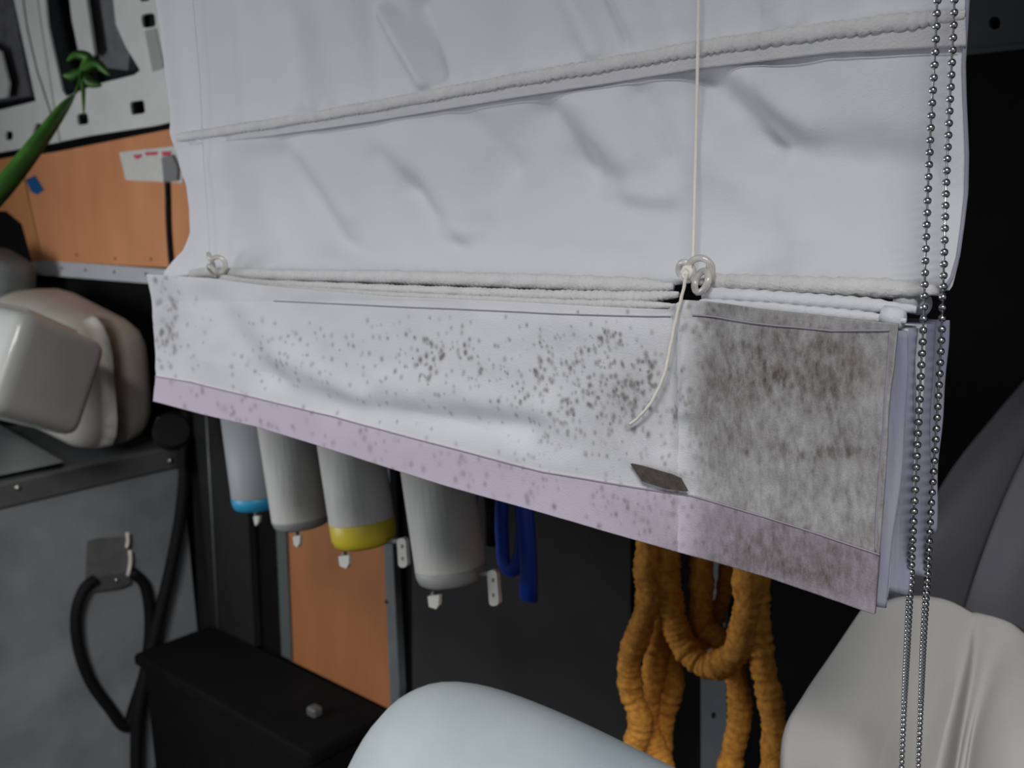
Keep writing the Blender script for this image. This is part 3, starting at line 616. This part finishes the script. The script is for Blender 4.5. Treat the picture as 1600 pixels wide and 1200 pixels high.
# ------------------------------------------------------------------ bead chain
chn = empty('bead_chain', (xr0+.02, .49, ztop-.04), 'silver bead chain loop hanging in two strands down the right of the blind', 'chain')
bmm = bmesh.new(); bmesh.ops.create_uvsphere(bmm, u_segments=12, v_segments=8, radius=.00215)
beadme = bpy.data.meshes.new('bead'); bmm.to_mesh(beadme); bmm.free(); beadme.materials.append(M['chrome'])
for p_ in beadme.polygons: p_.use_smooth = True
C1 = [(1466, -40, .478), (1461, 80, .485), (1455, 180, .492), (1450, 290, .495), (1446, 400, .496), (1443, 500, .506), (1438, 600, .512), (1433, 700, .517), (1428, 800, .522), (1423, 900, .545), (1418, 1000, .600), (1413, 1100, .690), (1408, 1220, .740), (1404, 1330, .77)]
C2 = [(1493, -40, .490), (1488, 80, .497), (1483, 180, .500), (1478, 290, .500), (1475, 400, .497), (1472, 500, .512), (1467, 600, .522), (1461, 700, .530), (1454, 800, .540), (1449, 900, .560), (1443, 1000, .612), (1439, 1100, .695), (1434, 1220, .745), (1430, 1330, .775)]
allpts = []
for C_ in (C1, C2):
    pts = smoothpath([tuple(at(*c)) for c in C_], 12)
    t0 = Vector(pts[0]); pts = [Vector(p_) for p_ in pts]; sdir = (pts[0]-pts[5]).normalized()
    upper = [t0+sdir*(.03*k) for k in range(int((ztop-.05-t0.z)/(sdir.z*.03)), 0, -1)]
    allpts.append((upper, pts))
bot = [allpts[0][1][-1], allpts[0][1][-1].lerp(allpts[1][1][-1], .5)+Vector((0, 0, -.03)), allpts[1][1][-1]]
stuffV = []; 
def bead_run(pts, sp, visible):
    d = 0; nxt = 0
    for i in range(1, len(pts)):
        a, b = pts[i-1], pts[i]; L_ = (b-a).length
        while nxt <= d+L_:
            p_ = a.lerp(b, (nxt-d)/L_)
            if visible: 
                o = bpy.data.objects.new('bead', beadme); COL.objects.link(o); o.parent = chn; o.location = p_-chn.location
            else: stuffV.append(p_)
            nxt += sp
        d += L_
for upper, pts in allpts:
    bead_run(pts, .0062, True); bead_run(upper+[pts[0]], .0062, False)
    tube_mesh('link_wire', upper+pts, .0006, M['chrome'], chn, 5)
bm = bmesh.new()
for p_ in stuffV: bmesh.ops.create_icosphere(bm, subdivisions=1, radius=.00215, matrix=Matrix.Translation(p_))
me = bpy.data.meshes.new('upper_beads'); bm.to_mesh(me); bm.free(); ub = link('upper_beads', me, M['chrome'], chn); ub['kind'] = 'stuff'
tube_mesh('chain_bottom', [Vector(p_) for p_ in smoothpath([tuple(b_) for b_ in bot], 6)], .0012, M['chrome'], chn, 6)

# ------------------------------------------------------------------ person (knee of faded jeans)
def skin_mesh(name, verts, edges, radii, root, m, parent, sub=2):
    me = bpy.data.meshes.new(name); me.from_pydata([tuple(v_) for v_ in verts], edges, []); me.update()
    o = bpy.data.objects.new(name+'_tmp', me); COL.objects.link(o)
    md = o.modifiers.new('skin', 'SKIN')
    for i, r in enumerate(radii):
        me.skin_vertices[0].data[i].radius = (r, r) if not isinstance(r, tuple) else r
        me.skin_vertices[0].data[i].use_root = (i == root)
    md.use_smooth_shade = True
    s_ = o.modifiers.new('sub', 'SUBSURF'); s_.levels = sub; s_.render_levels = sub
    dg = bpy.context.evaluated_depsgraph_get(); dg.update()
    me2 = bpy.data.meshes.new_from_object(o.evaluated_get(dg)); me2.name = name
    bpy.data.objects.remove(o); return link(name, me2, m, parent, smooth=True)
kn = at(680, 1182, .80); CR = Vector((AX[0], AY[0], AZ[0]))
pr = empty('person', (kn.x+.05, kn.y-.3, 0), 'knee of a crouching person in faded light blue jeans at the bottom', 'person')
hip = at(1290, 1530, .74); ank = kn - CR*.13; ank.z = .45
pel = hip+Vector((.02, -.12, .0)); hip2 = pel+Vector((.02, -.12, 0)); kn2 = hip2+Vector((-.30, .02, .02)); ank2 = Vector((kn2.x+.10, kn2.y, .45))
vs_ = [pel, hip, hip.lerp(kn, .5), hip.lerp(kn, .85), kn, kn.lerp(ank, .15), kn.lerp(ank, .5), ank, hip2, hip2.lerp(kn2, .5), kn2, kn2.lerp(ank2, .5), ank2, pel+Vector((.03, -.0, .12))]
ed = [(0, 1), (1, 2), (2, 3), (3, 4), (4, 5), (5, 6), (6, 7), (0, 8), (8, 9), (9, 10), (10, 11), (11, 12), (0, 13)]
skin_mesh('jeans', vs_, ed, [.13, .11, .092, .086, .086, .085, .070, .05, .10, .09, .075, .065, .05, .14], 0, M['denim'], pr, 3)
for a_ in (ank, ank2):
    skin_mesh('shoe', [a_+Vector((.03, 0, -.04)), a_+Vector((-.03, 0, -.055)), a_+Vector((-.12, 0, -.062)), a_+Vector((-.17, 0, -.067)), a_+Vector((.01, 0, .02))],
              [(0, 1), (1, 2), (2, 3), (0, 4)], [.045, .042, .04, .03, .045], 0, M['shoe'], pr)

struct(box_mesh('trim_2', (-1.3, -1.2, 0), (.6, .42, .352), M['floor'], bev=0))
stl = empty('low_stool', (pel.x, pel.y, .352), 'low black stool the person in jeans sits on', 'stool')
box_mesh('seat', (pel.x-.18, pel.y-.18, pel.z-.20), (pel.x+.18, pel.y+.18, pel.z-.14), M['black'], stl, .01)
for a_, b_ in ((-1, -1), (1, -1), (1, 1), (-1, 1)): box_mesh('leg', (pel.x+a_*.14-.02, pel.y+b_*.14-.02, .352), (pel.x+a_*.14+.02, pel.y+b_*.14+.02, pel.z-.20), M['black'], stl, .003)

# ------------------------------------------------------------------ right: dark pad and pale draped cloth
def surf(name, rows, thick, m, parent=None, sub=1):
    """rows of (px,py,D): smooth surface through the points, solidified away from the camera side"""
    n = len(rows); k = len(rows[0]); R1 = [smoothpath([tuple(at(*q)) for q in r], 10) for r in rows]
    cols = [smoothpath([R1[i][j] for i in range(n)], 10) for j in range(len(R1[0]))]
    A = np.array(cols); nj, ni = A.shape[:2]; V = A.reshape(-1, 3); N = len(V); dvec = np.array(thick)
    idx = np.arange(N).reshape(nj, ni); a, b, c, e = idx[:-1, :-1].ravel(), idx[:-1, 1:].ravel(), idx[1:, 1:].ravel(), idx[1:, :-1].ravel()
    Fc = np.concatenate([np.stack([a, e, c, b], 1), np.stack([a+N, b+N, c+N, e+N], 1)])
    ring = np.concatenate([idx[0, :], idx[1:, -1], idx[-1, -2::-1], idx[-2:0:-1, 0]]); r2 = np.roll(ring, -1)
    Fc = np.concatenate([Fc, np.stack([ring, r2, r2+N, ring+N], 1)])
    return pydata(name, np.concatenate([V, V+dvec]), Fc.tolist(), m, parent, True)
se = empty('padded_seat', tuple(at(1560, 1500, 1.0)*1.0)[:2]+(0,), 'dark grey padded seat back leaning at the right behind the pale cloth', 'seat')
surf('backrest', [[(1350, 1010, 0.960), (1415, 870, 0.960), (1480, 742, 0.970), (1560, 640, 0.980), (1620, 570, 0.990), (1760, 400, 1.000)],
                  [(1360, 1050, 0.940), (1420, 900, 0.930), (1500, 800, 0.930), (1590, 690, 0.940), (1660, 610, 0.950), (1800, 450, 0.960)],
                  [(1320, 1150, 0.950), (1460, 1000, 0.940), (1560, 880, 0.930), (1640, 790, 0.930), (1720, 720, 0.940), (1850, 600, 0.950)],
                  [(1360, 1300, 0.970), (1500, 1200, 0.960), (1620, 1080, 0.940), (1720, 980, 0.940), (1800, 900, 0.940), (1900, 800, 0.960)]], (.06, .07, -.04), M['grey_up'], se)
surf('lit_facet', [[(1480, 1030, 0.950), (1530, 880, 0.915), (1570, 775, 0.915), (1620, 670, 0.920), (1700, 520, 0.930)],
                      [(1540, 1080, 0.935), (1590, 900, 0.895), (1640, 800, 0.895), (1690, 700, 0.900), (1760, 560, 0.910)],
                      [(1620, 1160, 0.918), (1680, 960, 0.918), (1740, 860, 0.900), (1790, 760, 0.900), (1860, 640, 0.910)]], (.03, .035, -.02), mat('lit_facet_cloth', (.13, .13, .145), .85, 0, .12, 14, .3, 400), se)  # lighter facet of the pad, its light put into the colour
q = at(1700, 1250, 1.0)
box_mesh('seat_base', (q.x-.25, q.y-.05, 0), (q.x+.35, YW-.01, q.z-.05), M['grey_up'], se, .03)
dc = surf('draped_cloth', [
  [(1345, 953, .885), (1410, 932, .875), (1470, 935, .875), (1512, 955, .874), (1530, 958, .874), (1570, 970, .868), (1625, 1000, .860), (1770, 1005, .85)],
  [(1300, 1020, .875), (1385, 1015, .855), (1455, 1015, .862), (1505, 1020, .868), (1524, 1022, .858), (1552, 1028, .858), (1620, 1040, .835), (1770, 1045, .83)],
  [(1256, 1085, .87), (1360, 1085, .840), (1440, 1090, .850), (1490, 1092, .862), (1512, 1092, .841), (1534, 1096, .842), (1600, 1105, .805), (1770, 1110, .79)],
  [(1223, 1150, .87), (1335, 1155, .830), (1420, 1158, .842), (1474, 1160, .855), (1500, 1160, .828), (1516, 1164, .832), (1590, 1170, .785), (1770, 1175, .77)],
  [(1219, 1260, .87), (1320, 1260, .825), (1400, 1260, .838), (1455, 1260, .850), (1484, 1260, .818), (1500, 1265, .822), (1580, 1270, .775), (1770, 1270, .76)],
  [(1219, 1420, .88), (1310, 1420, .83), (1380, 1420, .842), (1430, 1420, .85), (1462, 1420, .81), (1480, 1425, .815), (1570, 1430, .77), (1770, 1430, .76)]], (.006, .008, -.004), M['palecloth'])
tag(dc, 'pale grey cloth draped over the seat behind the bead chain at lower right', 'cloth')
